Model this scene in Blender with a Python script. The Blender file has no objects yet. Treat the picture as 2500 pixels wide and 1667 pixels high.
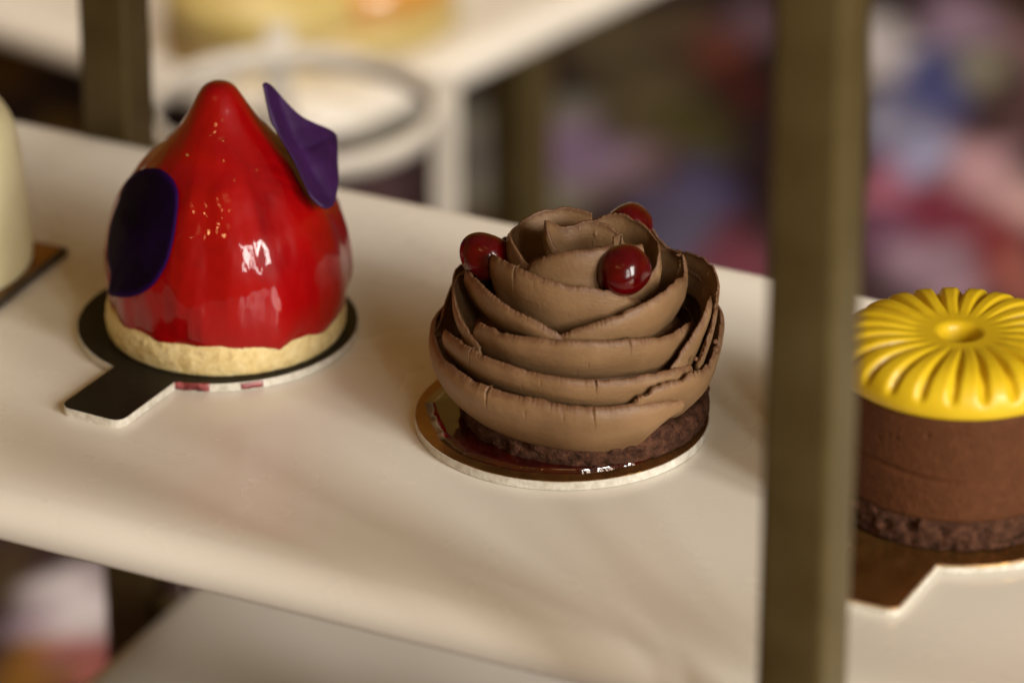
import bpy, bmesh, math, random
from mathutils import Vector, Matrix, noise

SC = bpy.context.scene
COL = SC.collection
R = math.radians
random.seed(7)

# ------------------------------------------------------------------ camera
PITCH = R(26)
FPX = 11111.0                      # focal length in pixels of the 2500 px wide photograph
CAM = Vector((-0.0136, -1.1004, 0.561))
cam_d = bpy.data.cameras.new('camera')
cam = bpy.data.objects.new('camera', cam_d); COL.objects.link(cam)
cam.location = CAM
cam.rotation_euler = (R(90) - PITCH, 0, 0)
cam_d.sensor_width = 36.0
cam_d.lens = 36.0 * FPX / 2500.0
cam_d.clip_start = 0.02; cam_d.clip_end = 60
cam_d.dof.use_dof = True
cam_d.dof.focus_distance = 1.212
cam_d.dof.aperture_fstop = 5.8
cam_d.dof.aperture_blades = 9
SC.camera = cam

# ------------------------------------------------------------------ world and lamps
W = bpy.data.worlds.new('World'); SC.world = W; W.use_nodes = True
wn = W.node_tree
wn.nodes['Background'].inputs[0].default_value = (1.0, 0.52, 0.10, 1)
wn.nodes['Background'].inputs[1].default_value = 0.20

def area_lamp(name, loc, target, sx, sy, power, color):
    d = bpy.data.lights.new(name, 'AREA'); d.shape = 'RECTANGLE'
    d.size = sx; d.size_y = sy; d.energy = power; d.color = color
    o = bpy.data.objects.new(name, d); COL.objects.link(o)
    o.location = loc
    o.rotation_euler = (Vector(target) - Vector(loc)).to_track_quat('-Z', 'Y').to_euler()
    return o

# daylight from tall windows behind the photographer, to the right: two casements of two panes
def window(az, el, dist, wpane, hpane, gap, power):
    c = Vector((math.sin(R(az)) * math.cos(R(el)), -math.cos(R(az)) * math.cos(R(el)), math.sin(R(el)))) * dist
    side = Vector((math.cos(R(az)), math.sin(R(az)), 0))
    for k in (-1, 1):
        area_lamp('window_light', c + side * (k * (wpane + gap) / 2), (0, 0, 0.03), wpane, hpane, power, (1.0, 0.97, 0.91))
window(21, 19, 3.0, .15, 1.35, .17, 20)
window(43, 23, 3.0, .30, 1.40, .12, 50)
# added fill lamps brightening the trays: warm in front, near-white overhead and behind
area_lamp('front_fill', (0.35, -1.25, 2.25), (0, 0, 0), 1.2, 0.9, 5, (1.0, 0.62, 0.26))
area_lamp('overhead_fill', (-0.1, 0.50, 2.4), (-0.1, 0.3, 0), 1.1, 0.7, 42, (1.0, 0.93, 0.86))
# small warm bulbs
for bx, by, bz in ((-0.9, -1.6, 1.75), (-0.55, -1.9, 1.8)):
    d = bpy.data.lights.new('ceiling_bulb', 'POINT'); d.energy = 3.0; d.color = (1.0, 0.55, 0.2)
    d.shadow_soft_size = 0.035
    o = bpy.data.objects.new('ceiling_bulb', d); COL.objects.link(o); o.location = (bx, by, bz)

vs = SC.view_settings
vs.view_transform = 'Standard'; vs.look = 'None'; vs.exposure = 0.0; vs.gamma = 1.0
vs.use_curve_mapping = False
SC.cycles.use_denoising = True
SC.cycles.max_bounces = 10
SC.cycles.transmission_bounces = 6
SC.cycles.caustics_reflective = False
SC.cycles.caustics_refractive = False

# ------------------------------------------------------------------ helpers
Fv = Vector((0, math.cos(PITCH), -math.sin(PITCH)))
Rv = Vector((1, 0, 0))
Uv = Vector((0, math.sin(PITCH), math.cos(PITCH)))
def ray(u, v): return (Fv * FPX + Rv * (u - 1250) - Uv * (v - 833.5)) / FPX
def on_z(u, v, z=0.0):
    d = ray(u, v); return CAM + d * ((z - CAM.z) / d.z)
def on_y(u, v, y):
    d = ray(u, v); return CAM + d * ((y - CAM.y) / d.y)

def srgb(r, g, b, k=1.0):
    f = lambda c: ((c / 255) / 12.92 if c / 255 <= .04045 else ((c / 255 + .055) / 1.055) ** 2.4) * k
    return (f(r), f(g), f(b))

def link(name, me, mat=None, parent=None, smooth=True):
    o = bpy.data.objects.new(name, me); COL.objects.link(o)
    if mat is not None: me.materials.append(mat)
    if smooth:
        for p in me.polygons: p.use_smooth = True
    if parent is not None: o.parent = parent
    return o
def mesh(name, verts, faces, mat=None, parent=None, smooth=True):
    me = bpy.data.meshes.new(name); me.from_pydata([tuple(v) for v in verts], [], faces); me.update()
    bm = bmesh.new(); bm.from_mesh(me); bmesh.ops.recalc_face_normals(bm, faces=bm.faces); bm.to_mesh(me); bm.free()
    return link(name, me, mat, parent, smooth)
def from_bm(name, bm, mat=None, parent=None, smooth=True):
    bmesh.ops.recalc_face_normals(bm, faces=bm.faces)
    me = bpy.data.meshes.new(name); bm.to_mesh(me); bm.free()
    return link(name, me, mat, parent, smooth)
def tag(o, label, cat, group=None, kind=None):
    o['label'] = label; o['category'] = cat
    if group: o['group'] = group
    if kind: o['kind'] = kind
    return o
def thing(name, label, cat, loc=(0, 0, 0), rz=0, group=None):
    o = bpy.data.objects.new(name, None); COL.objects.link(o); o.empty_display_size = .01
    o.location = loc; o.rotation_euler = (0, 0, rz)
    return tag(o, label, cat, group)
def sstep(a, b, x):
    t = min(1, max(0, (x - a) / (b - a))); return t * t * (3 - 2 * t)
def nz(x, y=0.0, z=0.0): return noise.noise(Vector((x, y, z)))
def fbm(p, n=3):
    s = 0; a = 1
    for i in range(n):
        s += a * noise.noise(p); p = p * 2.03; a *= .5
    return s
def interp(tab, x):
    if x <= tab[0][0]: return tab[0][1]
    for (a, b), (c, d) in zip(tab, tab[1:]):
        if x <= c:
            t = (x - a) / (c - a); return b + (d - b) * t
    return tab[-1][1]
def catmull(P, n):
    P = [Vector(p) for p in P]
    Q = [P[0] * 2 - P[1]] + P + [P[-1] * 2 - P[-2]]
    L = [(Q[i + 1] - Q[i]).length ** .5 + 1e-9 for i in range(len(Q) - 1)]
    out = []
    seg = [(P[i + 1] - P[i]).length for i in range(len(P) - 1)]; tot = sum(seg)
    for k in range(n):
        s = tot * k / (n - 1); i = 0
        while i < len(seg) - 1 and s > seg[i]: s -= seg[i]; i += 1
        t = min(1, s / max(seg[i], 1e-9))
        t0 = 0; t1 = L[i]; t2 = t1 + L[i + 1]; t3 = t2 + L[i + 2]; T = t1 + (t2 - t1) * t
        p0, p1, p2, p3 = Q[i:i + 4]
        A1 = p0 * ((t1 - T) / (t1 - t0)) + p1 * ((T - t0) / (t1 - t0))
        A2 = p1 * ((t2 - T) / (t2 - t1)) + p2 * ((T - t1) / (t2 - t1))
        A3 = p2 * ((t3 - T) / (t3 - t2)) + p3 * ((T - t2) / (t3 - t2))
        B1 = A1 * ((t2 - T) / (t2 - t0)) + A2 * ((T - t0) / (t2 - t0))
        B2 = A2 * ((t3 - T) / (t3 - t1)) + A3 * ((T - t1) / (t3 - t1))
        out.append(B1 * ((t2 - T) / (t2 - t1)) + B2 * ((T - t1) / (t2 - t1)))
    return out
def smooth_profile(pts, n):
    return [(p.x, p.y) for p in catmull([Vector((a, b, 0)) for a, b in pts], n)]
def lathe(prof, seg, fn=None):
    """prof: list of (r, z); fn(ang, i, r, z) -> (r, z)."""
    V = []; F = []
    n = len(prof)
    for i, (r, z) in enumerate(prof):
        for j in range(seg):
            a = 2 * math.pi * j / seg
            rr, zz = fn(a, i, r, z) if fn else (r, z)
            V.append((rr * math.cos(a), rr * math.sin(a), zz))
    for i in range(n - 1):
        for j in range(seg):
            k = (j + 1) % seg
            F.append((i * seg + j, i * seg + k, (i + 1) * seg + k, (i + 1) * seg + j))
    F.append(tuple(range(seg))[::-1]); F.append(tuple((n - 1) * seg + j for j in range(seg)))
    return V, F

# ------------------------------------------------------------------ materials
def mat(name, color=(.8, .8, .8), rough=.5, metal=0.0, spec=.5, coat=0.0, coat_r=.05, sss=0.0, sss_r=(1, .4, .2), sss_s=.004, sheen=0):
    m = bpy.data.materials.new(name); m.use_nodes = True
    b = m.node_tree.nodes['Principled BSDF']
    b.inputs['Base Color'].default_value = (*color, 1)
    b.inputs['Roughness'].default_value = rough; b.inputs['Metallic'].default_value = metal
    b.inputs['Specular IOR Level'].default_value = spec
    b.inputs['Coat Weight'].default_value = coat; b.inputs['Coat Roughness'].default_value = coat_r
    b.inputs['Subsurface Weight'].default_value = sss
    b.inputs['Subsurface Radius'].default_value = sss_r; b.inputs['Subsurface Scale'].default_value = sss_s
    if sheen: b.inputs['Sheen Weight'].default_value = sheen
    return m
def nodes(m): return m.node_tree.nodes, m.node_tree.links, m.node_tree.nodes['Principled BSDF']
def noise_node(m, scale, detail=4, rough=.55, stretch=None, coord='Object', dist=0):
    N, L, b = nodes(m)
    tc = N.new('ShaderNodeTexCoord'); n = N.new('ShaderNodeTexNoise')
    n.inputs['Scale'].default_value = scale; n.inputs['Detail'].default_value = detail; n.inputs['Roughness'].default_value = rough
    n.inputs['Distortion'].default_value = dist
    if stretch:
        mp = N.new('ShaderNodeMapping'); mp.inputs['Scale'].default_value = stretch
        L.new(tc.outputs[coord], mp.inputs[0]); L.new(mp.outputs[0], n.inputs['Vector'])
    else: L.new(tc.outputs[coord], n.inputs['Vector'])
    return n
def ramp(m, fac, stops):
    N, L, b = nodes(m)
    r = N.new('ShaderNodeValToRGB'); L.new(fac, r.inputs[0])
    e = r.color_ramp.elements
    while len(e) < len(stops): e.new(.5)
    for k, (p, c) in zip(e, stops): k.position = p; k.color = (*c, 1)
    return r
def colour_noise(m, scale, stops, **kw):
    N, L, b = nodes(m); n = noise_node(m, scale, **kw)
    r = ramp(m, n.outputs['Fac'], stops); L.new(r.outputs[0], b.inputs['Base Color']); return r
def bump(m, srcs, coat=False):
    """srcs: list of (socket, strength, distance)."""
    N, L, b = nodes(m); prev = None
    for s, st, di in srcs:
        bp = N.new('ShaderNodeBump'); bp.inputs['Strength'].default_value = st; bp.inputs['Distance'].default_value = di
        L.new(s, bp.inputs['Height'])
        if prev: L.new(prev.outputs[0], bp.inputs['Normal'])
        prev = bp
    L.new(prev.outputs[0], b.inputs['Normal'])
    if coat: L.new(prev.outputs[0], b.inputs['Coat Normal'])

M = {}
M['tray'] = mat('white_melamine', (.74, .68, .61), .22, spec=.5)
colour_noise(M['tray'], 9, [(.3, (.69, .645, .56)), (.7, (.75, .705, .625))], detail=2)
_n = noise_node(M['tray'], 26, 3); _n2 = noise_node(M['tray'], 420, 2)
_r = ramp(M['tray'], _n.outputs['Fac'], [(.3, (.2,) * 3), (.7, (.32,) * 3)]); nodes(M['tray'])[1].new(_r.outputs[0], nodes(M['tray'])[2].inputs['Roughness'])
M['tray_shaded'] = mat('white_melamine_shaded', (.5, .475, .43), .3)  # the lower tray's shade is put into its base colour
colour_noise(M['tray_shaded'], 9, [(.3, (.47, .445, .40)), (.7, (.54, .51, .465))], detail=2)

M['post'] = mat('olive_bronze_lacquer', srgb(92, 78, 44), .42, metal=.35, spec=.5)
colour_noise(M['post'], 60, [(.3, srgb(80, 66, 34)), (.7, srgb(94, 81, 48))], detail=4)

M['cream'] = mat('chocolate_cream', (.33, .19, .10), .52, spec=.4, sss=.12, sss_r=(1, .5, .3), sss_s=.0015)
colour_noise(M['cream'], 48, [(.3, (.175, .094, .040)), (.52, (.228, .127, .057)), (.78, (.285, .165, .079))], detail=6)
_a = noise_node(M['cream'], 900, 4, .65); _b = noise_node(M['cream'], 1.0, 5, .6, stretch=(14, 160, 1), coord='UV'); _c = noise_node(M['cream'], 330, 3)
bump(M['cream'], [(_b.outputs['Fac'], .28, .0005), (_c.outputs['Fac'], .3, .0005), (_a.outputs['Fac'], .45, .0003)])
# the thin torn hems have dried to a redder brown
_N, _L, _B = nodes(M['cream'])
_uv = _N.new('ShaderNodeUVMap'); _sp = _N.new('ShaderNodeSeparateXYZ'); _L.new(_uv.outputs[0], _sp.inputs[0])
_wob = noise_node(M['cream'], 700, 3); _ad = _N.new('ShaderNodeMath'); _ad.operation = 'MULTIPLY_ADD'; _ad.inputs[1].default_value = -.03
_L.new(_wob.outputs['Fac'], _ad.inputs[0]); _L.new(_sp.outputs['Y'], _ad.inputs[2])
_mr = _N.new('ShaderNodeMapRange'); _mr.inputs[1].default_value = -.010; _mr.inputs[2].default_value = .004; _mr.inputs[3].default_value = .75; _mr.inputs[4].default_value = 0
_L.new(_ad.outputs[0], _mr.inputs[0])
_mx = _N.new('ShaderNodeMix'); _mx.data_type = 'RGBA'; _L.new(_mr.outputs[0], _mx.inputs[0])
_src = _B.inputs['Base Color'].links[0].from_socket; _L.new(_src, _mx.inputs[6]); _mx.inputs[7].default_value = (.135, .060, .029, 1)
_L.new(_mx.outputs[2], _B.inputs['Base Color'])

M['brownie'] = mat('brownie', (.06, .03, .02), .8, spec=.1)
colour_noise(M['brownie'], 420, [(.30, (.014, .006, .004)), (.48, (.065, .028, .016)), (.70, (.14, .058, .032))], detail=8, rough=.7)
bump(M['brownie'], [(noise_node(M['brownie'], 300, 6, .7).outputs['Fac'], .8, .0016), (noise_node(M['brownie'], 1200, 4).outputs['Fac'], .5, .0004)])

M['mousse'] = mat('chocolate_mousse', (.14, .044, .016), .7, spec=.15, sss=.1, sss_s=.001)
colour_noise(M['mousse'], 300, [(.3, (.072, .024, .008)), (.55, (.088, .030, .0105)), (.75, (.108, .038, .014))], detail=6, rough=.65)
bump(M['mousse'], [(noise_node(M['mousse'], 700, 5, .65).outputs['Fac'], .45, .0005)])

M['yellow'] = mat('yellow_glaze', (.80, .47, .008), .45, spec=.35, coat=.12, coat_r=.15, sss=.08, sss_r=(1, .6, .1), sss_s=.002)
colour_noise(M['yellow'], 45, [(.3, (.58, .375, .006)), (.7, (.66, .445, .011))], detail=3)
bump(M['yellow'], [(noise_node(M['yellow'], 140, 3).outputs['Fac'], .2, .0012)], coat=True)

M['glaze'] = mat('red_mirror_glaze', (.30, .002, .003), .35, spec=.08, coat=1.0, coat_r=.012, sss=.2, sss_r=(1, .05, .03), sss_s=.004)
colour_noise(M['glaze'], 75, [(.30, (.19, .0, .001)), (.47, (.27, .001, .002)), (.7, (.33, .002, .002))], detail=3, stretch=(1, 1, .45), dist=.6)
bump(M['glaze'], [(noise_node(M['glaze'], 55, 2, stretch=(1.6, 1.6, .55)).outputs['Fac'], .30, .0045), (noise_node(M['glaze'], 210, 2, stretch=(1.4, 1.4, .6)).outputs['Fac'], .12, .0009)], coat=True)

nodes(M['glaze'])[2].inputs['Coat IOR'].default_value = 1.38
M['sponge'] = mat('pale_sponge', (.66, .50, .27), .8, spec=.25, sss=.15, sss_r=(1, .7, .4), sss_s=.002)
colour_noise(M['sponge'], 240, [(.3, (.52, .37, .14)), (.5, (.66, .51, .24)), (.75, (.74, .61, .34))], detail=6, rough=.65)
bump(M['sponge'], [(noise_node(M['sponge'], 330, 5, .65).outputs['Fac'], .7, .0011)])

M['cherry'] = mat('glazed_cherry', (.16, .001, .004), .2, spec=.55, coat=.6, coat_r=.02, sss=.25, sss_r=(1, .08, .06), sss_s=.003)
colour_noise(M['cherry'], 120, [(.3, (.04, .0, .001)), (.7, (.10, .001, .002))], detail=3)
bump(M['cherry'], [(noise_node(M['cherry'], 130, 2).outputs['Fac'], .22, .0012)], coat=True)

nodes(M['cherry'])[2].inputs['Coat IOR'].default_value = 1.38
nodes(M['cherry'])[2].inputs['Specular IOR Level'].default_value = .2
M['syrup'] = mat('cherry_syrup', (.07, .004, .003), .08, spec=.6, coat=1.0, coat_r=.02)
colour_noise(M['syrup'], 90, [(.3, (.012, .0006, .0005)), (.7, (.055, .005, .003))], detail=4)
bump(M['syrup'], [(noise_node(M['syrup'], 220, 3).outputs['Fac'], .25, .0005)], coat=True)

M['smear'] = mat('dried_red_glaze', (.26, .02, .03), .4, coat=.3)
colour_noise(M['smear'], 400, [(.35, (.10, .004, .008)), (.65, (.40, .10, .10))], detail=4)
M['gold'] = mat('gold_board_foil', (.42, .22, .07), .2, metal=.85, spec=.5)
colour_noise(M['gold'], 110, [(.3, (.24, .11, .03)), (.7, (.40, .20, .06))], detail=4)
bump(M['gold'], [(noise_node(M['gold'], 130, 3).outputs['Fac'], .15, .0006)])
M['goldrim'] = mat('bright_gold_rim', (.75, .46, .13), .25, metal=1.0)
M['black'] = mat('black_board_coating', (.009, .007, .005), .38, spec=.2)
bump(M['black'], [(noise_node(M['black'], 160, 4).outputs['Fac'], .2, .0006)])
M['card'] = mat('grey_card_edge', (.60, .565, .49), .85, spec=.2)
colour_noise(M['card'], 500, [(.3, (.47, .43, .35)), (.7, (.68, .64, .56))], detail=6)
bump(M['card'], [(noise_node(M['card'], 700, 5).outputs['Fac'], .6, .0005)])
M['darkcard'] = mat('dark_card_edge', (.05, .035, .02), .8)
M['petal'] = mat('violet_petal', (.115, .02, .25), .55, spec=.3, sheen=0)
colour_noise(M['petal'], 40, [(.3, (.022, .003, .040)), (.7, (.045, .007, .080))], detail=5, stretch=(3, 3, .6))
bump(M['petal'], [(noise_node(M['petal'], 300, 4, stretch=(2, 2, .5)).outputs['Fac'], .25, .0005)])
M['petal_dark'] = mat('deep_violet_petal', (.014, .002, .035), .7, spec=.06, sheen=0)
colour_noise(M['petal_dark'], 60, [(.35, (.003, .0004, .005)), (.75, (.009, .001, .02))], detail=4)
bump(M['petal_dark'], [(noise_node(M['petal_dark'], 300, 4).outputs['Fac'], .3, .0005)])
_N, _L, _B = nodes(M['petal_dark'])       # almost black heart, violet margin
_at = _N.new('ShaderNodeAttribute'); _at.attribute_name = 'rim'
_mr = _N.new('ShaderNodeMapRange'); _mr.inputs[1].default_value = .88; _mr.inputs[2].default_value = 1.0; _mr.inputs[4].default_value = .9
_L.new(_at.outputs['Fac'], _mr.inputs[0]); _mx = _N.new('ShaderNodeMix'); _mx.data_type = 'RGBA'
_L.new(_mr.outputs[0], _mx.inputs[0]); _L.new(_B.inputs['Base Color'].links[0].from_socket, _mx.inputs[6]); _mx.inputs[7].default_value = (.020, .002, .060, 1)
_L.new(_mx.outputs[2], _B.inputs['Base Color'])
M['ivory'] = mat('ivory_mousse', (.70, .63, .38), .35, spec=.4, sss=.2, sss_r=(1, .8, .5), sss_s=.003)
colour_noise(M['ivory'], 60, [(.3, (.66, .59, .34)), (.7, (.74, .67, .43))], detail=4)
M['orange'] = mat('orange_glaze', (.80, .33, .03), .3, coat=.6, sss=.15)
colour_noise(M['orange'], 40, [(.3, (.50, .22, .03)), (.7, (.60, .31, .06))])
M['lemon'] = mat('pale_lemon_cream', (.70, .52, .13), .45)
colour_noise(M['lemon'], 50, [(.3, (.46, .34, .10)), (.7, (.55, .43, .16))])
M['leaf'] = mat('green_leaf', (.06, .09, .02), .5)
colour_noise(M['leaf'], 90, [(.3, (.04, .065, .012)), (.7, (.09, .12, .03))])
M['whitemetal'] = mat('white_enamel', (.72, .66, .58), .4)
colour_noise(M['whitemetal'], 40, [(.3, (.60, .55, .47)), (.7, (.66, .61, .53))])

# ------------------------------------------------------------------ tablecloth (the table under the stands)
ZT = -0.32
def build_cloth():
    K = 2500 / 2352
    blots = []   # x, y, rx, ry, colour
    def blot(px, py, rad, c, k=1.0):
        p = on_z(px * K, py * K, ZT); d = (p - CAM).dot(Fv)
        rr = rad * K / FPX * d
        blots.append((p.x, p.y, rr * 1.25, rr * 1.25 / .40, srgb(*c, k)))
    for a in [(2030,120,75,(205,195,195)),(2200,40,70,(165,135,165)),(2130,190,75,(70,78,150)),(2075,330,80,(135,135,168)),
              (2260,170,60,(150,145,125)),(2340,50,60,(130,112,118)),(2330,250,60,(75,50,50)),(2270,400,80,(160,120,126)),
              (2030,430,60,(150,82,102)),(2150,490,75,(95,28,44)),(2270,560,80,(100,26,32)),(2070,570,55,(85,50,72)),
              (2150,650,70,(120,95,108)),(2340,640,60,(130,70,60)),(2345,470,60,(165,130,126)),(2010,260,50,(150,150,180)),
              (1400,90,90,(100,84,56)),(1490,240,90,(104,88,56)),(1660,110,60,(120,56,40)),(1740,50,50,(118,88,100)),
              (1710,210,50,(80,26,18)),(1590,320,70,(84,76,36)),(1450,400,70,(128,96,96)),(1340,440,50,(115,70,92)),
              (1610,450,70,(84,78,122)),(1715,430,50,(38,14,22)),(1560,560,80,(95,92,120)),(1690,600,70,(105,48,62)),
              (1500,480,50,(90,80,110)),(1560,60,60,(96,76,52)),
              (1090,480,60,(66,5,3)),(870,460,70,(110,80,82)),(1200,520,60,(110,70,60)),
              (190,1400,75,(170,160,165)),(80,1500,60,(140,122,135)),(190,1510,50,(150,82,78)),(20,1320,50,(60,44,22)),
              (60,1575,60,(125,82,22)),(250,1310,40,(130,118,125)),(15,160,60,(105,70,18)),(130,320,60,(110,78,24))]:
        g_ = sum(a[3]) / 3; w_ = .3 if min(a[3]) > 140 else .12
        blot(a[0], a[1], a[2], tuple(c_ + (g_ - c_) * w_ for c_ in a[3]), 1.8 if min(a[3]) > 140 else 1.4)
    rnd = random.Random(5)
    pal = [(205,195,195),(165,135,165),(70,78,150),(135,135,168),(150,145,125),(160,120,126),(95,28,44),(100,26,32),(120,95,108),(104,88,56),(84,76,36),(120,56,40)]
    key = list(blots)
    for i in range(620):
        x = rnd.uniform(-1.5, 1.7); y = rnd.uniform(-1.0, 2.4)
        if any(abs(x - b[0]) < b[2] * 1.3 and abs(y - b[1]) < b[3] * 1.1 for b in key): continue
        if -0.35 < x < .06 and .3 < y < .9: continue
        r = rnd.uniform(.018, .045)
        blots.append((x, y, r, r * rnd.uniform(.9, 1.8), srgb(*rnd.choice(pal), 1.1)))
    grid = {}
    for b in blots:
        ext = 1.8
        for gx in range(int((b[0] - b[2] * ext) // .1), int((b[0] + b[2] * ext) // .1) + 1):
            for gy in range(int((b[1] - b[3] * ext) // .1), int((b[1] + b[3] * ext) // .1) + 1):
                grid.setdefault((gx, gy), []).append(b)
    nx, ny = 260, 300
    x0, x1, y0, y1 = -1.6, 1.8, -1.1, 2.5
    V = []; C = []; F = []
    base = srgb(54, 36, 38)
    for j in range(ny + 1):
        for i in range(nx + 1):
            x = x0 + (x1 - x0) * i / nx; y = y0 + (y1 - y0) * j / ny
            z = ZT + .004 * fbm(Vector((x * 3, y * 3, 0)), 3)
            V.append((x, y, z))
            c = list(base)
            wx = x + .012 * nz(x * 22, y * 22, 3); wy = y + .02 * nz(x * 22, y * 22, 9)
            for bx, by, rx, ry, bc in grid.get((int(x // .1), int(y // .1)), []):
                dx = (wx - bx) / rx; dy = (wy - by) / ry
                d = math.hypot(dx, dy); ang = math.atan2(dy, dx)
                lim = 1.0 + .16 * math.cos(5 * ang + bx * 40)
                w = 1 - sstep(lim - .25, lim + .1, d)
                if w > 0:
                    sh = 1 + .25 * math.cos(5 * ang) * min(1, d)
                    for q in range(3): c[q] = c[q] * (1 - w) + bc[q] * sh * w
            C.append(c)
    for j in range(ny):
        for i in range(nx):
            a = j * (nx + 1) + i; F.append((a, a + 1, a + nx + 2, a + nx + 1))
    me = bpy.data.meshes.new('tablecloth'); me.from_pydata(V, [], F); me.update()
    at = me.color_attributes.new('print', 'FLOAT_COLOR', 'POINT')
    flat = []
    for c in C: flat += [c[0], c[1], c[2], 1.0]
    at.data.foreach_set('color', flat)
    m = mat('floral_print_cloth', (.5, .5, .5), .85, spec=.2)
    N, L, b = nodes(m)
    ca = N.new('ShaderNodeVertexColor'); ca.layer_name = 'print'
    mul = N.new('ShaderNodeMix'); mul.data_type = 'RGBA'; mul.blend_type = 'MULTIPLY'; mul.inputs[0].default_value = 1
    wv = noise_node(m, 300, 3)
    rp = ramp(m, wv.outputs['Fac'], [(.3, (.85,) * 3), (.7, (1.0,) * 3)])
    L.new(ca.outputs[0], mul.inputs[6]); L.new(rp.outputs[0], mul.inputs[7]); L.new(mul.outputs[2], b.inputs['Base Color'])
    bump(m, [(wv.outputs['Fac'], .3, .001)])
    o = link('tablecloth', me, m); o['kind'] = 'structure'
    return o
build_cloth()

# ------------------------------------------------------------------ trays and stands
TA = math.atan2(-.1264, .254)            # heading of the tray's long side
AX = Vector((math.cos(TA), math.sin(TA), 0)); PX = Vector((-math.sin(TA), math.cos(TA), 0))
def st(s, t, z=0): return AX * s + PX * t + Vector((0, 0, z))

def tray_mesh(name, s0, s1, t0, t1, rc, mt, drop=.010, parent=None):
    """tray with a softly rounded, turned-down rim; local frame, top at z = 0"""
    def outline(off, seg=10):
        pts = []
        r = max(rc - off * .2, .002)
        for cx, cy, a0 in ((s1 - off - r, t1 - off - r, 0), (s0 + off + r, t1 - off - r, 90), (s0 + off + r, t0 + off + r, 180), (s1 - off - r, t0 + off + r, 270)):
            for k in range(seg + 1):
                a = R(a0 + 90 * k / seg); pts.append((cx + r * math.cos(a), cy + r * math.sin(a)))
        return pts
    rings = []
    rings += [(.066, -.0045), (.056, -.0043), (.046, -.0037), (.037, -.0027), (.029, -.0016), (.022, -.0007), (.016, -.0001), (.013, 0.0)]
    for k in range(1, 10):
        a = R(90 * k / 9); rings.append((.010 - .010 * math.sin(a), -.0078 * (1 - math.cos(a))))
    rings += [(0.0, -drop), (.0006, -drop - .0012), (.0022, -drop - .0018), (.006, -drop - .0005), (.012, -.0102), (.03, -.0106), (.066, -.0110)]
    V = []; F = []; n = None
    for off, z in rings:
        o = outline(off); n = len(o)
        V += [(x, y, z) for x, y in o]
    for i in range(len(rings) - 1):
        for j in range(n):
            k = (j + 1) % n; F.append((i * n + j, i * n + k, (i + 1) * n + k, (i + 1) * n + j))
    F.append(tuple(range(n))); F.append(tuple((len(rings) - 1) * n + j for j in range(n))[::-1])
    o = mesh(name, V, F, mt, parent)
    return o

tw = -.1150, .1075
main = tray_mesh('serving_tray', -.36, .34, tw[0], tw[1], .016, M['tray'])
main.rotation_euler = (0, 0, TA); main.location = (0, 0, .0045)
tag(main, 'long white tray across the middle carrying the red, chocolate and yellow pastries', 'tray')
low = tray_mesh('serving_tray', -.187, .34, -.14, .13, .016, M['tray_shaded'])
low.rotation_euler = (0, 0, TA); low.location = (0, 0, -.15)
tag(low, 'empty white tray, coloured darker for shade, on the tier below, at the bottom of the picture', 'tray')

def box_bm(bm, c, size, rot=None, bev=0):
    r = bmesh.ops.create_cube(bm, size=1)
    vs_ = r['verts']
    for v in vs_: v.co = Vector((v.co.x * size[0], v.co.y * size[1], v.co.z * size[2]))
    if bev:
        es = list({e for v in vs_ for e in v.link_edges})
        rb = bmesh.ops.bevel(bm, geom=es, offset=bev, segments=3, affect='EDGES', profile=.6)
        vs_ = list({v for v in rb['verts']} | {v for v in vs_ if v.is_valid})
    m = Matrix.Translation(Vector(c)) @ (rot if rot else Matrix.Identity(4))
    for v in vs_: v.co = m @ v.co

def post(parent, x, y, z0, z1, size, rz, m=None):
    bm = bmesh.new(); box_bm(bm, (0, 0, 0), (size, size, z1 - z0), None, size * .11)
    o = from_bm('post', bm, m or M['post'], parent)
    for p in o.data.polygons: p.use_smooth = True
    o.location = (x, y, (z0 + z1) / 2); o.rotation_euler = (0, 0, rz)
    return o
def bar(parent, a, b, size, name='crossbar', m=None):
    a = Vector(a); b = Vector(b); d = b - a
    bm = bmesh.new(); box_bm(bm, (0, 0, 0), (d.length, size, size), None, size * .1)
    o = from_bm(name, bm, m or M['post'], parent); o.location = (a + b) / 2
    o.rotation_euler = (0, 0, math.atan2(d.y, d.x)); return o

stand = thing('display_stand', 'olive bronze metal stand whose square posts flank the pastry tray', 'display stand', (0, 0, ZT + .004), TA)
PS = .0166
tN, tF = -.1385, .1185
sR, sL = .1292, -.2105
zz0 = -ZT - .004
for s, t in ((sR, tN), (sL, tN), (sR, tF), (sL, tF)):
    post(stand, s, t, 0, .86, PS, 0)
for tt in (tN, tF):
    bar(stand, (sL + PS / 2, tt, zz0 - .169), (sR - PS / 2, tt, zz0 - .169), .008)
for zt in (-.0115, .2255):
    for s in (sR, sL):
        bar(stand, (s, tN + PS / 2, zz0 + zt - .006), (s, tF - PS / 2, zz0 + zt - .006), .008)
up = tray_mesh('shade_shelf', -.36, .34, tw[0], tw[1], .016, M['tray'], parent=stand)  # unseen upper tier, added to shade the pastry tray
up.location = (0, 0, zz0 + .24)

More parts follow.
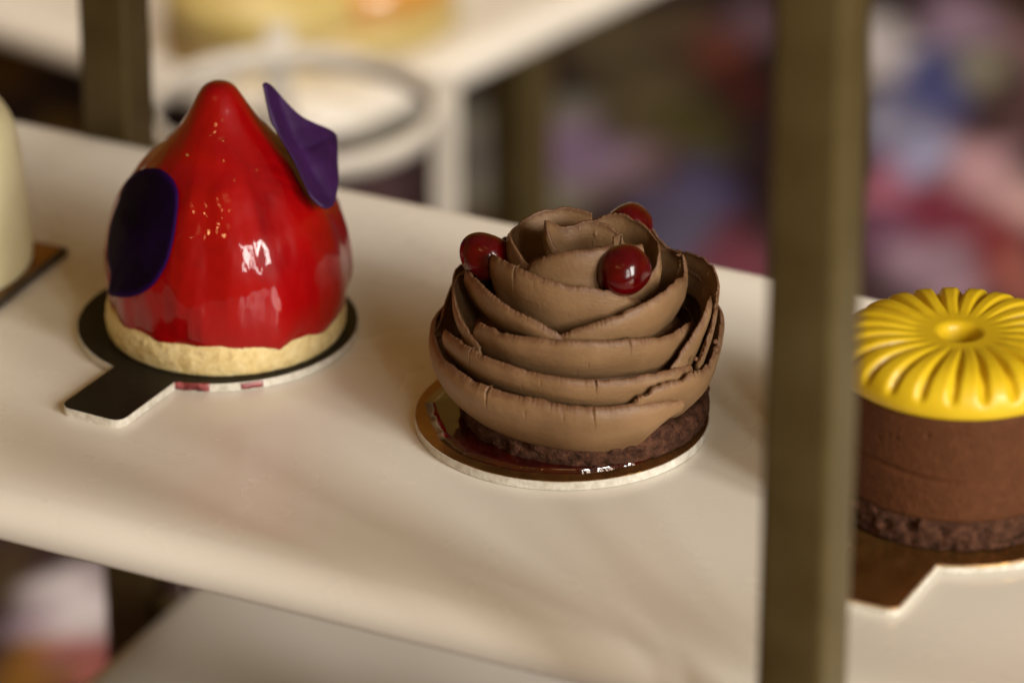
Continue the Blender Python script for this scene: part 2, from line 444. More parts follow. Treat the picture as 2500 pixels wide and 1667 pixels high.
# rear stand with its square tray
zr = -.155
c0 = on_z(800, 305, zr); ce = on_z(1450, -5, zr); cl = on_z(0, 62, zr)
ang_e = math.atan2(ce.y - c0.y, ce.x - c0.x)
RA = ang_e - R(90)
rear = tray_mesh('serving_tray', -.75, 0, 0, .66, .026, M['tray'])
rear.rotation_euler = (0, 0, RA); rear.location = (c0.x, c0.y, zr)
tag(rear, 'blurred white square tray behind, holding the orange glazed cake', 'tray')
def rl(s, t, z=0):
    return Vector((c0.x, c0.y, 0)) + Matrix.Rotation(RA, 3, 'Z') @ Vector((s, t, 0)) + Vector((0, 0, z))
rst = thing('display_stand', 'blurred olive post stand under the white square tray at the back', 'display stand', rl(0, 0, ZT + .004), RA)
pb = on_z(1308, 480, ZT)
for s, t in ((-.030, .162), (-.030, .61), (-.60, .162), (-.60, .61)):
    post(rst, s, t, 0, zr - ZT - .014, .021, 0)
bar(rst, (-.60, .162, zr - ZT - .022), (-.030, .162, zr - ZT - .022), .010)
bar(rst, (-.60, .61, zr - ZT - .022), (-.030, .61, zr - ZT - .022), .010)

# white ring stand half hidden behind the red pastry
rc_ = on_y(715, 300, .47)
ringt = thing('ring_stand', 'blurred white ring stand with flat legs behind the red pastry', 'stand', (rc_.x, rc_.y, ZT + .004))
V = []; F = []; seg = 64
for j in range(seg):
    a = 2 * math.pi * j / seg
    for rr, zz in ((.0555, -.0045), (.0555, .0045), (.0525, .0045), (.0525, -.0045)):
        V.append((rr * math.cos(a), rr * math.sin(a), rc_.z - ZT + zz))
for j in range(seg):
    k = (j + 1) % seg
    for q in range(4):
        F.append((j * 4 + q, k * 4 + q, k * 4 + (q + 1) % 4, j * 4 + (q + 1) % 4))
mesh('ring', V, F, M['whitemetal'], ringt)
for a in (8, 98, 188):
    bm = bmesh.new(); hgt = rc_.z - ZT + .012
    box_bm(bm, (0, 0, hgt / 2), (.004, .0105, hgt), None, .001)
    o = from_bm('leg', bm, M['whitemetal'], ringt); o.location = (.0578 * math.cos(R(a)), .0578 * math.sin(R(a)), 0); o.rotation_euler = (0, 0, R(a) + (R(70) if a in (8, 188) else 0))

# cakes on the rear tray, far out of focus
def dome(name, prof, mt, parent, seg=40, fn=None):
    V, F = lathe(smooth_profile(prof, 24), seg, fn); return mesh(name, V, F, mt, parent)
oc = on_z(850, 40, zr)
t = thing('orange_cake', 'blurred orange glazed cake at the top edge of the picture', 'cake', (oc.x, oc.y, zr))
dome('sponge', [(.0455, 0), (.0465, .004), (.046, .010), (.045, .013)], M['lemon'], t)
dome('glaze', [(.0445, .013), (.046, .018), (.044, .026), (.036, .034), (.02, .039), (.001, .040)], M['orange'], t)
oc = on_z(640, 110, zr)
t = thing('lemon_cake', 'blurred pale lemon cake with green leaves, left of the orange cake', 'cake', (oc.x, oc.y, zr))
dome('sponge', [(.0405, 0), (.041, .004), (.041, .010), (.04, .013)], M['sponge'], t)
dome('glaze', [(.0395, .013), (.041, .018), (.039, .026), (.030, .033), (.016, .036), (.001, .037)], M['lemon'], t)
for a, lx, ly in ((20, -.024, -.006), (95, -.012, .004), (150, -.028, .010)):
    V = []; F = []
    for i in range(9):
        w = .006 * math.sin(math.pi * (i + .3) / 9.4)
        for q in (-1, 0, 1): V.append((.022 * i / 8, q * w, .0335 + .004 * math.sin(i / 8 * 2.6) + .0018 * abs(q)))
    for i in range(8):
        for q in range(2): F.append((i * 3 + q, i * 3 + q + 1, i * 3 + q + 4, i * 3 + q + 3))
    n0 = len(V); V += [(x, y, z - .0008) for x, y, z in V]; F += [tuple(n0 + i for i in f[::-1]) for f in F]
    rim = [0, 3, 6, 9, 12, 15, 18, 21, 24, 25, 26, 23, 20, 17, 14, 11, 8, 5, 2, 1]
    F += [(rim[i], rim[(i + 1) % 20], n0 + rim[(i + 1) % 20], n0 + rim[i]) for i in range(20)]
    lf = mesh('leaf', V, F, M['leaf'], t); lf.location = (lx, ly, 0); lf.rotation_euler = (0, 0, R(a))

# ------------------------------------------------------------------ cake boards
def board(name, label, loc, rad, th, top, edge, tab=None, rim=None):
    """disc of card with a coated top; tab = (heading, half width, reach)"""
    pts = []
    if tab:
        h, hw, reach = tab; a0 = math.asin(hw / rad)
        n = 96
        for k in range(n + 1):
            a = h + a0 + (2 * math.pi - 2 * a0) * k / n; pts.append((rad * math.cos(a), rad * math.sin(a)))
        ca, sa = math.cos(h), math.sin(h); rc = .0035
        loc_ = lambda x, y: (x * ca - y * sa, x * sa + y * ca)
        for cx, cy, b0 in ((reach - rc, -hw + rc, -90), (reach - rc, hw - rc, 0)):
            for k in range(7):
                b = R(b0 + 90 * k / 6); pts.append(loc_(cx + rc * math.cos(b), cy + rc * math.sin(b)))
    else:
        for k in range(110): a = 2 * math.pi * k / 110; pts.append((rad * math.cos(a), rad * math.sin(a)))
    n = len(pts)
    root = thing(name, label, 'cake board', loc, 0, None)
    def slab(nm, z0, z1, shrink, mt):
        V = []; F = []
        cen = Vector((0, 0))
        for z, sh in ((z0, shrink), (z1, shrink)):
            for i, (x, y) in enumerate(pts):
                p = Vector(pts[i - 1]); q = Vector(pts[(i + 1) % n]); t_ = (q - p).normalized(); nn = Vector((-t_.y, t_.x))
                j = .00012 * nz(x * 900, y * 900, z * 3000)
                V.append((x + nn.x * (sh + j), y + nn.y * (sh + j), z))
        for i in range(n):
            k = (i + 1) % n; F.append((i, k, n + k, n + i))
        F.append(tuple(range(n))[::-1]); F.append(tuple(range(n, 2 * n)))
        return mesh(nm, V, F, mt, root, smooth=False)
    slab('card', 0, th - .0002, 0, edge)
    slab('foil', th - .0002, th, .00025, top)
    if rim: slab('foil_rim', th - .0006, th - .00022, -.00018, rim)
    return root

Zb = .0002
TH = .0026
b_choc = board('cake_board', 'round gold cake board wet with cherry syrup under the chocolate rosette', (0, 0, Zb), .0400, TH, M['gold'], M['card'])
RC = Vector((-.0967, .0575, 0))
b_red = board('cake_board', 'black cake board with a pull tab under the red drop', (RC.x, RC.y, Zb), .0397, TH, M['black'], M['card'], (R(241.5), .0100, .066))
YC = Vector((.1015, -.0455, 0))
b_yel = board('cake_board', 'shiny gold cake board with a pull tab under the yellow topped pastry', (YC.x, YC.y, Zb), .0400, TH, M['gold'], M['card'], (R(243.0), .0117, .065), M['goldrim'])
ZB = Zb + TH       # top of the boards

# red glaze smeared on the edge of the black board
for k, (a, w, dz) in enumerate(((262, 8, .0), (287, 4.5, .0004))):
    V = []; F = []; n = 14
    for i in range(n + 1):
        aa = R(a - w + 2 * w * i / n)
        up_ = TH - .00035 * abs(nz(i * .7, k)) - dz; lo_ = .0002 + .0006 * abs(nz(i * .6, k + 4))
        for z in (up_, lo_):
            for rr in (.0394, .03985 + .0002 * abs(nz(i * .9, k + 9))): V.append((rr * math.cos(aa), rr * math.sin(aa), z))
    for i in range(n):
        a_ = i * 4; b_ = a_ + 4
        F += [(a_ + 1, b_ + 1, b_ + 3, a_ + 3), (a_, a_ + 1, b_ + 1, b_), (a_ + 2, a_ + 3, b_ + 3, b_ + 2), (a_, b_, b_ + 2, a_ + 2)]
    F += [(0, 1, 3, 2), (n * 4, n * 4 + 1, n * 4 + 3, n * 4 + 2)]
    mesh('glaze_smear', V, F, M['smear'], b_red)

# ------------------------------------------------------------------ red drop pastry
DROP = [(.0, .0772), (.0024, .0768), (.0044, .0755), (.0061, .0730), (.0079, .0697), (.0109, .0648), (.0142, .0604), (.0182, .0560), (.0225, .0512), (.0262, .0457),
        (.0303, .0395), (.0330, .0315), (.0343, .0240), (.0346, .0174), (.0337, .0110), (.0322, .0072)]
DROP = [(r, .0072 + (z - .0072) * .955) for r, z in DROP]
RX = Vector((-.0932, .0549, 0))     # axis of the drop
DZ = ZB - .0004
_tab = sorted((z, r) for r, z in DROP)
def drop_r(z):
    return interp(_tab, z - 0.0)
red = thing('red_drop_pastry', 'glossy red teardrop mousse cake on a pale sponge disc', 'pastry', (RX.x, RX.y, ZB))
# sponge disc
def crumb_disc(name, rad, z0, z1, mt, parent, amp, freq, seg=260, bev=.0012, seed=0, off=(0, 0)):
    prof = [(rad * .5, z0), (rad - bev * .4, z0), (rad, z0 + bev * .6)]
    k = 14
    for i in range(1, k): prof.append((rad + .0004 * math.sin(math.pi * i / k), z0 + bev * .6 + (z1 - z0 - bev * 1.6) * i / k))
    prof += [(rad - .0002, z1 - bev), (rad - bev * .5, z1 - bev * .3), (rad - bev * 1.4, z1), (rad * .93, z1), (rad * .85, z1), (rad * .7, z1), (rad * .4, z1)]
    def fn(a, i, r, z):
        p = Vector((r * math.cos(a), r * math.sin(a), z)) * freq + Vector((seed, seed * 2, 0))
        n_ = fbm(p, 4)
        pit = max(0, -noise.noise(p * .9 + Vector((9, 3, 1))) - .25)
        d = amp * (n_ * .6 - pit * 2.2)
        if i < 3: return r + d * .5, z
        if z > z1 - bev * .5: return r + d * .4, z + d * .35
        return r + d, z + d * .25
    V, F = lathe(prof, seg, fn)
    o = mesh(name, V, F, mt, parent); o.location = (off[0], off[1], 0); return o
crumb_disc('sponge_base', .0334, 0, .0098, M['sponge'], red, .0005, 620, off=(-.0009, 0))
# glazed drop with soft vertical runs and a wavy lower hem
prof = smooth_profile(DROP, 90)
def drop_fn(a, i, r, z):
    low_ = 1 - sstep(.0085, .02, z)
    hem = .0012 * math.sin(3 * a + .6) + .0009 * math.sin(7 * a + 1.7) + .0006 * math.sin(13 * a + .4) - .0012 * math.cos(a - R(250))
    body = sstep(.012, .026, r)
    vert = .00030 * math.sin(9 * a + 2 * nz(z * 30, 2)) + .00022 * math.sin(17 * a + 60 * z) + .0007 * nz(math.cos(a) * 2.2, math.sin(a) * 2.2, z * 26)
    rr = r + vert * body
    zz = z + low_ * hem
    return rr, zz
V, F = lathe(prof, 200, drop_fn)
V = [(x - .0011 * sstep(.05, .077, z) , y, z) for x, y, z in V]
mesh('glazed_drop', V, F, M['glaze'], red)
# hidden underside ring so the glaze has body against the sponge
V, F = lathe([(.0318, .0078), (.033, .0082), (.0318, .0105)], 64)
mesh('glaze_hem', V, F, M['glaze'], red)

def hit_drop(cx, cy, off):
    """where a sight line meets the drop's skin, pushed out by off"""
    u = 100 + cx * .6059; v = 150 + cy * .6059
    d = ray(u, v).normalized(); o = CAM
    best = None; t = 1.20
    while t < 1.42:
        p = o + d * t; q = p - RX
        rho = math.hypot(q.x, q.y); z = p.z - ZB
        g = rho - (drop_r(z) + off)
        if best is None or g < best[0]: best = (g, p.copy())
        if g <= 0: break
        t += .0002
    return best[1]

# gold lustre flecks caught in the glaze
for k, (fx, fy) in enumerate(((730, 237), (735, 320), (590, 378), (780, 478), (868, 438), (757, 600), (754, 618), (735, 400), (600, 212), (548, 330), (492, 408))):
    p = hit_drop(fx, fy, .00002); bm = bmesh.new(); bmesh.ops.create_icosphere(bm, subdivisions=1, radius=.00020 + .00008 * (k % 3))
    for v in bm.verts: v.co *= 1 + .4 * nz(v.co.x * 3000, v.co.y * 3000, v.co.z * 3000 + k)
    o = from_bm('gold_fleck', bm, M['goldrim'], red); o.location = p - Vector((RX.x, RX.y, ZB))

def fan_petal(name, outline, mapper, thick, mt, label, cat='petal', rings=14, sub=4, crease=None):
    pts = []
    n0 = len(outline)
    ol = [Vector((a, b, 0)) for a, b in outline]
    dense = catmull(ol + [ol[0]], n0 * sub + 1)[:-1]
    n = len(dense); c = sum(dense, Vector()) / n
    P2 = [c]
    for k in range(1, rings + 1):
        for p in dense: P2.append(c + (p - c) * (k / rings))
    top = [mapper(p.x, p.y, (p - c).length) for p in P2]
    F = [(0, 1 + j, 1 + (j + 1) % n) for j in range(n)]
    for k in range(rings - 1):
        a = 1 + k * n; b = a + n
        for j in range(n):
            q = (j + 1) % n; F.append((a + j, b + j, b + q, a + q))
    me = bpy.data.meshes.new(name); me.from_pydata([tuple(v) for v in top], [], F); me.update()
    at = me.attributes.new('rim', 'FLOAT', 'POINT')
    at.data.foreach_set('value', [0.0] + [k / rings for k in range(1, rings + 1) for _ in range(n)])
    bm = bmesh.new(); bm.from_mesh(me); bm.normal_update()
    bmesh.ops.recalc_face_normals(bm, faces=bm.faces)
    bm.normal_update()
    base = Vector(top[-1]); cen = sum((Vector(v) for v in top), Vector()) / len(top)
    bm.to_mesh(me); bm.free()
    o = link(name, me, mt)
    o.location = cen
    for v in me.vertices: v.co -= cen
    so = o.modifiers.new('thickness', 'SOLIDIFY'); so.thickness = thick; so.offset = 0
    return tag(o, label, cat)

lo_out = [(425, 432), (480, 434), (535, 480), (551, 530), (545, 640), (528, 740), (505, 815), (455, 895), (380, 944), (320, 948), (276, 938), (284, 865),
          (272, 800), (272, 735), (284, 655), (322, 545), (335, 505), (380, 452)]
def lmap(x, y, r):
    wob = .00045 * nz(x * .016, y * .016, 2) + .0009 * sstep(150, 270, r) * (.6 + nz(x * .03, y * .03, 7))
    return hit_drop(x, y, .0009 + wob)
fan_petal('flower_petal', lo_out, lmap, .0006, M['petal_dark'], 'dark purple oval petal stuck flat on the left of the red drop')

ro_out = [(893, 95), (905, 85), (925, 97), (965, 138), (1005, 182), (1050, 222), (1100, 248), (1150, 268), (1188, 292), (1194, 345), (1195, 420), (1198, 480), (1188, 545),
          (1176, 582), (1150, 593), (1118, 580), (1085, 545), (1050, 470), (1010, 385), (965, 310), (925, 240), (908, 170)]
def rmap(x, y, r):
    u = 100 + x * .6059; v = 150 + y * .6059
    # distance from the left hem of the petal, which lies along the drop
    tline = min(1, max(0, (y - 90) / 500)); xl = interp([(90, 895), (170, 908), (310, 960), (410, 1020), (545, 1085), (590, 1135)], y)
    w = max(0, x - xl) / 170.0
    hem = interp([(90, -.0060), (270, -.0085), (410, -.0135), (545, -.0185), (590, -.0190)], y)
    fold = .0042 * sstep(.0, .35, w) + .0075 * w
    cup = .0016 * math.sin(w * 3.1) + .0006 * nz(x * .012, y * .012, 5)
    crease = -.0010 * math.exp(-((y - (300 + (1188 - x) * .42)) / 14) ** 2) * sstep(.2, .6, w)
    return on_y(u, v, RX.y + hem + fold - cup - crease)
fan_petal('flower_petal', ro_out, rmap, .00045, M['petal'], 'bright violet petal standing up at the right of the red drop')

# ------------------------------------------------------------------ chocolate rosette
CX = Vector((.0037, 0.0, 0))
choc = thing('chocolate_rosette_pastry', 'piped chocolate cream rosette on a dark brownie disc', 'pastry', (CX.x, CX.y, ZB))
CO = Vector((CX.x, CX.y, ZB))
crumb_disc('brownie_base', .0335, 0, .0080, M['brownie'], choc, .0015, 330, seed=3.3, off=(.0023, .001))
core = [(.0, .0440), (.009, .0435), (.0145, .0425), (.019, .0405), (.0220, .0375), (.0250, .034), (.0280, .029), (.031, .024), (.0325, .019), (.0320, .0145), (.0300, .0095), (.0280, .0073), (.0, .0073)]
V, F = lathe(smooth_profile(core[:-1], 40) + [(.0, .0073)], 120, lambda a, i, r, z: (r - .0024 * sstep(.018, .026, z) * sstep(.006, .014, r) + .0004 * nz(math.cos(a) * 3, math.sin(a) * 3, z * 200), z))
mesh('cream_core', V, F, M['cream'], choc)

def on_cyl(cx, cy, r, back=False):
    u = 980 + cx * .4976; v = 460 + cy * .4976
    d = ray(u, v); o = CAM - CX
    a = d.x ** 2 + d.y ** 2; b = 2 * (o.x * d.x + o.y * d.y); c = o.x ** 2 + o.y ** 2 - r * r
    D = b * b - 4 * a * c
    if D < 0: t = -b / (2 * a)
    else: t = (-b + (1 if back else -1) * math.sqrt(D)) / (2 * a)
    return CAM + d * t
def cyl(phi, r, z):
    a = R(phi); return Vector((CX.x + r * math.sin(a), CX.y - r * math.cos(a), z))

NR = [0]
def ribbon(pts, h, bulge, inset, thick=.0017, edge=.0005, rag=.0005, n=None, cracks=(), hz=None, cen=(0, 0)):
    """a piped band of cream; pts run along its upper hem"""
    W_ = []
    for p in pts:
        if p[0] == 'c': W_.append(cyl(*p[1:]))
        elif len(p) == 4: W_.append(on_cyl(p[0], p[1], p[2], True))
        else: W_.append(on_cyl(*p))
    length = sum((W_[i + 1] - W_[i]).length for i in range(len(W_) - 1))
    n = n or max(60, int(length / .00018))
    S = catmull(W_, n); sd = NR[0] * 13.7; NR[0] += 1
    K = 17
    prnd = random.Random(int(sd * 10) + 5)
    pits = [(prnd.uniform(0, length), prnd.uniform(.12, .8), prnd.choice((.0002, .00025, .0003, .0003, .0005))) for _ in range(int(length * 150))]
    V = []; UV = []; F = []
    ccx = CX + Vector((cen[0], cen[1], 0))
    for i, p in enumerate(S):
        s = i / (n - 1) * length
        out = Vector((p.x - ccx.x, p.y - ccx.y, 0)).normalized()
        tan = (S[min(i + 1, n - 1)] - S[max(i - 1, 0)]); tan.z = 0
        nrm = Vector((tan.y, -tan.x, 0)).normalized() if tan.length > 1e-9 else out
        if nrm.dot(out) < 0: nrm = -nrm
        nrm = (nrm * .75 + out * .25).normalized()
        endf = min(1, min(s, length - s) / .004)
        hh = h * (hz(i / (n - 1)) if hz else 1.0)
        # ragged hem: coarse tears plus fine serration
        jag = rag * (abs(nz(s * 800, sd)) * .8 + max(0, nz(s * 260, sd + 3)) * 2.2 + .35 * nz(s * 2300, sd + 8))
        wave = .0006 * nz(s * 90, sd + 5)
        cr = 0
        for c in cracks:
            x_ = abs(i / (n - 1) - c[0]) * length
            if x_ < .00034: cr = max(cr, (1 - x_ / .00034) * 1.0)
        outer = []; inner = []
        for k in range(K):
            v = k / (K - 1)
            o = bulge * math.sin(math.pi * min(1, v * .95) ** .72) - inset * v ** 1.7
            o += .00035 * nz(s * 60, v * 3, sd) + .00014 * nz(s * 45, v * 14, sd + 2)
            for c in cracks:
                if v < .45:
                    x_ = abs(s - c[0] * length - .0007 * nz(v * 9, c[0] * 50, sd))
                    wd = .00030 * (1 - v / .5)
                    if x_ < wd: o -= (1 - x_ / wd) * .0016 * (1 - v / .45)
            for ps, pv, pr in pits:
                dd = ((s - ps) ** 2 + ((v - pv) * hh) ** 2) / (pr * pr)
                if dd < 1: o -= pr * 1.1 * (1 - dd)
            ht = hh * v - (jag if k == 0 else jag * max(0, 1 - v * 6) ) * 1.0 * (-1 if False else 1)
            z = p.z - hh * v - jag * max(0, 1 - v * 7) + wave * (1 - v)
            ed = nrm * (o + (.0003 * nz(s * 230, sd + 11) * max(0, 1 - v * 2.5)))
            outer.append(Vector((p.x, p.y, z)) + ed)
            tk = edge + (thick - edge) * sstep(0, .35, v)
            inner.append(Vector((p.x, p.y, z - (.0001 if k == 0 else 0))) + ed - nrm * tk)
        row = outer + inner[::-1]
        V += row; UV += [(s * 100 / 1.0 * .01 * 10, (k / (K - 1)) * hh * 10) for k in range(K)] + [(s * 10, (1 - k / (K - 1)) * hh * 10) for k in range(K)]
    m_ = 2 * K
    for i in range(n - 1):
        for k in range(m_):
            q = (k + 1) % m_; F.append((i * m_ + k, (i + 1) * m_ + k, (i + 1) * m_ + q, i * m_ + q))
    for base, flip in ((0, 1), ((n - 1) * m_, 0)):
        for k in range(K - 1):
            f = (base + k, base + k + 1, base + m_ - 2 - k, base + m_ - 1 - k)
            F.append(f[::-1] if flip else f)
    V = [v - CO for v in V]
    me = bpy.data.meshes.new('cream_petal'); me.from_pydata([tuple(v) for v in V], [], F); me.update()
    ul = me.uv_layers.new(name='UVMap')
    for l in me.loops: ul.data[l.index].uv = UV[l.vertex_index]
    bm = bmesh.new(); bm.from_mesh(me); bmesh.ops.recalc_face_normals(bm, faces=bm.faces); bm.to_mesh(me); bm.free()
    return link('cream_petal', me, M['cream'], choc)

B = 'b'
# lowest bands
ribbon([('c', -175, .0375, .0265), ('c', -140, .0385, .0275), ('c', -105, .0385, .0285), (190, 805, .0385), (300, 905, .0388), (440, 975, .0388), (640, 1030, .0386), (940, 1070, .0386), (1140, 1052, .0384), (1290, 1028, .0380), (1368, 1018, .0374)],
       .0170, .0024, .0066, thick=.003, cracks=((.40,), (.62,), (.815,)), hz=lambda t: 1 - .45 * sstep(.91, 1.0, t))
ribbon([(1130, 1048, .0372), (1180, 1000, .0384), (1260, 962, .0390), (1400, 905, .0392), (1500, 858, .0390), ('c', 88, .0388, .0330), ('c', 115, .0385, .031), ('c', 150, .0380, .0285), ('c', 190, .0372, .0265)],
       .0185, .0018, .0095, thick=.0032, rag=.0009, hz=lambda t: .55 + .45 * sstep(0, .25, t))
# second row
ribbon([('c', -170, .0360, .0350), ('c', -125, .0375, .0355), (190, 650, .0370, B), (155, 715, .0386), (172, 790, .0382), (200, 850, .0372)],
       .012, .0010, .004, rag=.0006)
ribbon([(212, 690, .0362), (225, 700, .0364), (320, 770, .0368), (440, 832, .0368), (700, 910, .0366), (1000, 936, .0363), (1200, 912, .0360), (1330, 885, .0360), (1420, 862, .0362)],
       .0140, .0015, .0062, cracks=((.21,), (.63,)), rag=.0005)
ribbon([(1322, 872, .0350), (1400, 765, .0358), (1470, 650, .0362), (1505, 560, .0364), (1508, 500, .0362, B), (1450, 425, .0355, B), (1390, 385, .0345, B), ('c', 150, .034, .0475), ('c', 180, .033, .046)],
       .0150, .0010, .0035, rag=.0008)
ribbon([(1465, 825, .0374), (1500, 735, .0380), (1528, 655, .0382), ('c', 100, .0380, .0425), ('c', 130, .0372, .041), ('c', 160, .036, .039)],
       .0105, .0006, .0030, rag=.0010)
ribbon([('c', 165, .0350, .038), ('c', 195, .0350, .039), ('c', 225, .0352, .039), ('c', 250, .0350, .0395), (262, 500, .0345, B)], .014, .001, .004)
# third row
ribbon([(352, 705, .0325), (375, 664, .0330), (440, 684, .0333), (540, 710, .0334), (720, 736, .0332), (900, 744, .0330), (1100, 741, .0327), (1240, 730, .0323), (1340, 702, .0320), (1400, 664, .0320), (1426, 636, .0318, B), (1405, 592, .0310, B), (1372, 566, .0300, B)],
       .0150, .0014, .0056, cracks=((.50,),), rag=.0005)
ribbon([(300, 400, .0318, B), (262, 440, .0325, B), (252, 500, .0340), (264, 575, .0345), (312, 672, .0345), (385, 778, .0340)],
       .0120, .0008, .0042, rag=.0005)
# fourth row
ribbon([('c', -125, .029, .0475), (325, 395, .0292, B), (338, 408, .0296), (390, 470, .0300), (470, 540, .0302), (620, 620, .0300), (720, 680, .0298), (790, 722, .0296)],
       .0140, .0012, .0050)
ribbon([(770, 722, .0290), (860, 688, .0293), (1000, 640, .0296), (1130, 590, .0298), (1250, 530, .0300), (1340, 458, .0300), (1392, 400, .0300, B), (1385, 330, .0300, B), (1330, 292, .0290, B), (1275, 285, .0278, B), ('c', 160, .0270, .0500)],
       .0175, .0014, .0056, cracks=((.72,),))
ribbon([('c', 150, .0262, .0465), ('c', 180, .0265, .047), ('c', 215, .0268, .047), ('c', 245, .0265, .0475)], .013, .001, .003)
# fifth row
ribbon([('c', -105, .0240, .0500), (466, 330, .0240, B), (457, 322, .0246), (520, 360, .0250), (600, 400, .0252), (740, 452, .0250), (960, 492, .0247), (1100, 520, .0244), (1200, 560, .0240)],
       .0200, .0013, .0048, cracks=((.50,),))
# inner whorl
ribbon([(720, 470, .0196), (640, 392, .0190), (580, 325, .0190), (530, 245, .0190), (540, 200, .0196, B), (600, 150, .0196, B), (700, 102, .0190, B), (820, 90, .0182, B), (935, 114, .0172, B)],
       .0135, .0007, .0010, thick=.0015)
ribbon([(920, 150, .0190, B), (1000, 128, .0205, B), (1080, 120, .0214, B), (1190, 165, .0222, B), (1245, 235, .0226, B), (1264, 310, .0226), (1240, 395, .0222), (1180, 470, .0214), (1090, 505, .0205)],
       .0150, .0007, .0010, thick=.0015)
ribbon([(622, 392, .0195), (650, 360, .0192), (720, 330, .0188), (850, 302, .0182), (1000, 284, .0180), (1120, 276, .0186), (1180, 268, .0198)],
       .0160, .0012, -.0020, rag=.0004, cen=(.003, 0))
ribbon([(768, 300, .0075), (735, 250, .0085), (710, 190, .0090), (706, 150, .0092, B), (735, 158, .0090, B), (800, 182, .0092, B), (930, 154, .0105, B), (1040, 196, .0125, B), (1095, 262, .0138, B)],
       .0115, .0004, .0004, thick=.0013, cen=(.002, .0))
ribbon([(860, 300, .0035), (960, 285, .0050), (1050, 262, .0065), (1085, 225, .0080, B), (1040, 235, .0075, B)], .008, .0003, .0003, thick=.0013, cen=(.004, 0))

# small crumbs of cream torn from the hems
CR = []
for cx, cy, r, s in ((1545, 792, .0392, .0011), (1540, 752, .0390, .0007), (1445, 835, .0385, .0006)):
    p = on_cyl(cx, cy, r); bm = bmesh.new(); bmesh.ops.create_icosphere(bm, subdivisions=2, radius=s)
    for v in bm.verts: v.co *= 1 + .35 * nz(v.co.x * 900, v.co.y * 900, v.co.z * 900 + cx)
    o = from_bm('cream_crumb', bm, M['cream'], choc); o.location = p - CO

# cherries
def cherry(loc, r, rx, ry, rz, label, sx=1.0):
    bm = bmesh.new(); bmesh.ops.create_uvsphere(bm, u_segments=40, v_segments=28, radius=1)
    for v in bm.verts:
        p = v.co.copy(); rad = math.hypot(p.x, p.y)
        p.z -= .34 * math.exp(-(rad / .34) ** 2) * (1 if p.z > 0 else 0)
        p.x *= sx * (1 + .05 * p.z); p.y *= 1 + .05 * p.z; p.z *= .92
        p *= 1 + .085 * noise.noise(v.co * 1.1 + Vector(loc) * 70)
        v.co = p * r
    o = from_bm('cherry', bm, M['cherry']); o.location = loc; o.rotation_euler = (R(rx), R(ry), R(rz))
    return tag(o, label, 'cherry')
def crop_xy(cx, cy, y): return on_y(980 + cx * .4976, 460 + cy * .4976, y)
cherry(crop_xy(1092, 405, -.0180), .0071, -75, -12, 20, 'glazed dark red cherry in front, nestled in the cream folds', 1.04)
cherry(crop_xy(412, 336, -.002), .0066, -75, 25, 0, 'glazed dark red cherry tucked into the left of the rosette', 1.12)
cherry(crop_xy(1115, 190,   .0275), .0066, -75, -15, 40, 'cherry barely showing behind the top of the rosette', 1.05)

# syrup pooled on the gold board
V = []; F = []; n = 120; rg = 10
V.append((0, 0, .0010))
for k in range(1, rg + 1):
    for j in range(n):
        a = 2 * math.pi * j / n
        e = .0357 + .0016 * nz(math.cos(a) * 2.5, math.sin(a) * 2.5, 1) + .0006 * nz(math.cos(a) * 9, math.sin(a) * 9, 4)
        r_ = e * k / rg
        z = .0010 * (1 - (k / rg) ** 10) + .00005
        V.append((r_ * math.cos(a), r_ * math.sin(a), z))
for j in range(n): F.append((0, 1 + j, 1 + (j + 1) % n))
for k in range(rg - 1):
    a = 1 + k * n
    for j in range(n): q = (j + 1) % n; F.append((a + j, a + n + j, a + n + q, a + q))
F.append(tuple(1 + (rg - 1) * n + j for j in range(n))[::-1])
sy = mesh('syrup_pool', V, F, M['syrup']); sy.location = (-.0008, 0, ZB)
tag(sy, 'glossy dark red cherry syrup pooled on the gold board round the brownie', 'syrup')

# ------------------------------------------------------------------ yellow topped pastry
yel = thing('yellow_topped_pastry', 'round chocolate mousse cake with a fluted yellow glazed top', 'pastry', (YC.x, YC.y - .002, ZB))
crumb_disc('brownie_base', .0314, 0, .0086, M['brownie'], yel, .0020, 260, seed=8.1)
prof = [(.02, .0078), (.0298, .0079), (.0307, .0084)] + [(.0309, .0090 + .0275 * i / 60) for i in range(61)] + [(.0304, .0372), (.02, .0374)]
_mr_ = random.Random(4); holes = [(_mr_.uniform(0, 6.283), _mr_.uniform(.010, .035), _mr_.uniform(.0004, .0008)) for _ in range(70)]
def mou(a, i, r, z):
    for ha, hz_, hr in holes:
        dd = (((a - ha) * .0309) ** 2 + (z - hz_) ** 2) / (hr * hr)
        if dd < 1: r -= hr * .9 * (1 - dd)
    g = -.0006 * math.exp(-((z - .0205 - .0016 * math.sin(a * 2 + 1)) / .0007) ** 2) * sstep(.55, .95, math.cos(a - R(218)))
    return r + .00016 * nz(math.cos(a) * 30, math.sin(a) * 30, z * 900) + g, z
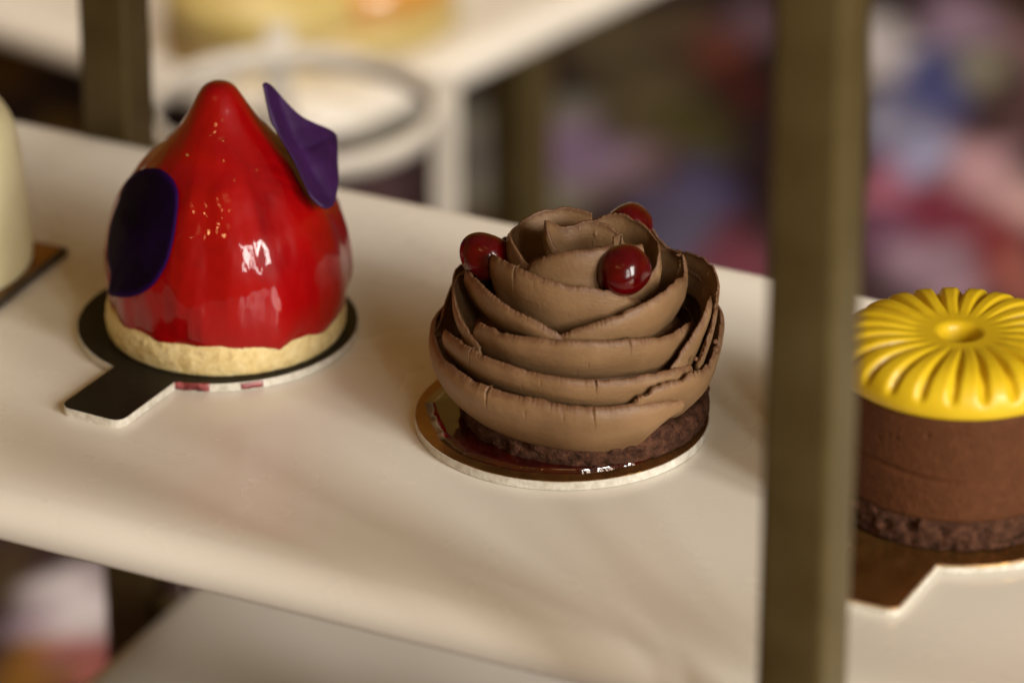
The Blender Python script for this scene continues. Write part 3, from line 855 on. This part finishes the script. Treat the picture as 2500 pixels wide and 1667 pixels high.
V, F = lathe(prof, 420, mou); mesh('mousse', V, F, M['mousse'], yel)
YP = [(.012, .0372), (.0300, .0372), (.0314, .0378), (.0320, .0392), (.0319, .0412), (.0309, .0440), (.0284, .0466), (.0245, .0482), (.0195, .0487), (.0150, .0484), (.0110, .0478), (.0085, .0476), (.0062, .0474), (.0052, .0466), (.0046, .0445), (.0043, .0420), (.0041, .0390), (.0040, .0378), (.0, .0376)]
yp = smooth_profile(YP, 110)
NF = 24
def flu(a, i, r, z):
    if z < .0385 and r > .01: return r, z
    sw = a * NF + (r / .031) * 3.4
    g = (.5 + .5 * math.cos(sw)) ** 4.2               # narrow groove
    am = .0022 * sstep(.0085, .024, r) * sstep(.0410, .0452, z)
    if r < .005: am = 0
    nr = sstep(.022, .031, r)
    return r - am * g * .75 * nr, z - am * g * (1 - .45 * nr)
V, F = lathe(yp, 440, flu); mesh('fluted_top', V, F, M['yellow'], yel)

# ------------------------------------------------------------------ ivory pastry cut by the left edge
IC = on_z(77, 668, 0); IC = Vector((IC.x - .0375, IC.y + .004, 0))
bd = thing('cake_board', 'square gold cake board with dark edges under the ivory pastry', 'cake board', (-.1947, .0875, Zb), R(-23.6))
bm = bmesh.new(); box_bm(bm, (0, 0, .0011), (.078, .078, .0022), None, .0005); from_bm('card', bm, M['darkcard'], bd, False)
bm = bmesh.new(); box_bm(bm, (0, 0, .0023), (.0755, .0755, .0002), None, 0); from_bm('foil', bm, M['gold'], bd, False)
iv = thing('ivory_pastry', 'smooth ivory domed pastry cut off by the left edge', 'pastry', (IC.x, IC.y, Zb + .0024))
V, F = lathe(smooth_profile([(.0, .0), (.0370, .0), (.0376, .0012), (.0372, .012), (.0362, .026), (.0352, .036), (.0335, .0425), (.0285, .049), (.019, .0535), (.0, .055)], 60), 96)
mesh('mousse', V, F, M['ivory'], iv)
V, F = lathe([(.0, .0544), (.006, .0544), (.0064, .0552), (.0055, .0562), (.0, .0565)], 32)
mesh('finial', V, F, M['ivory'], iv)
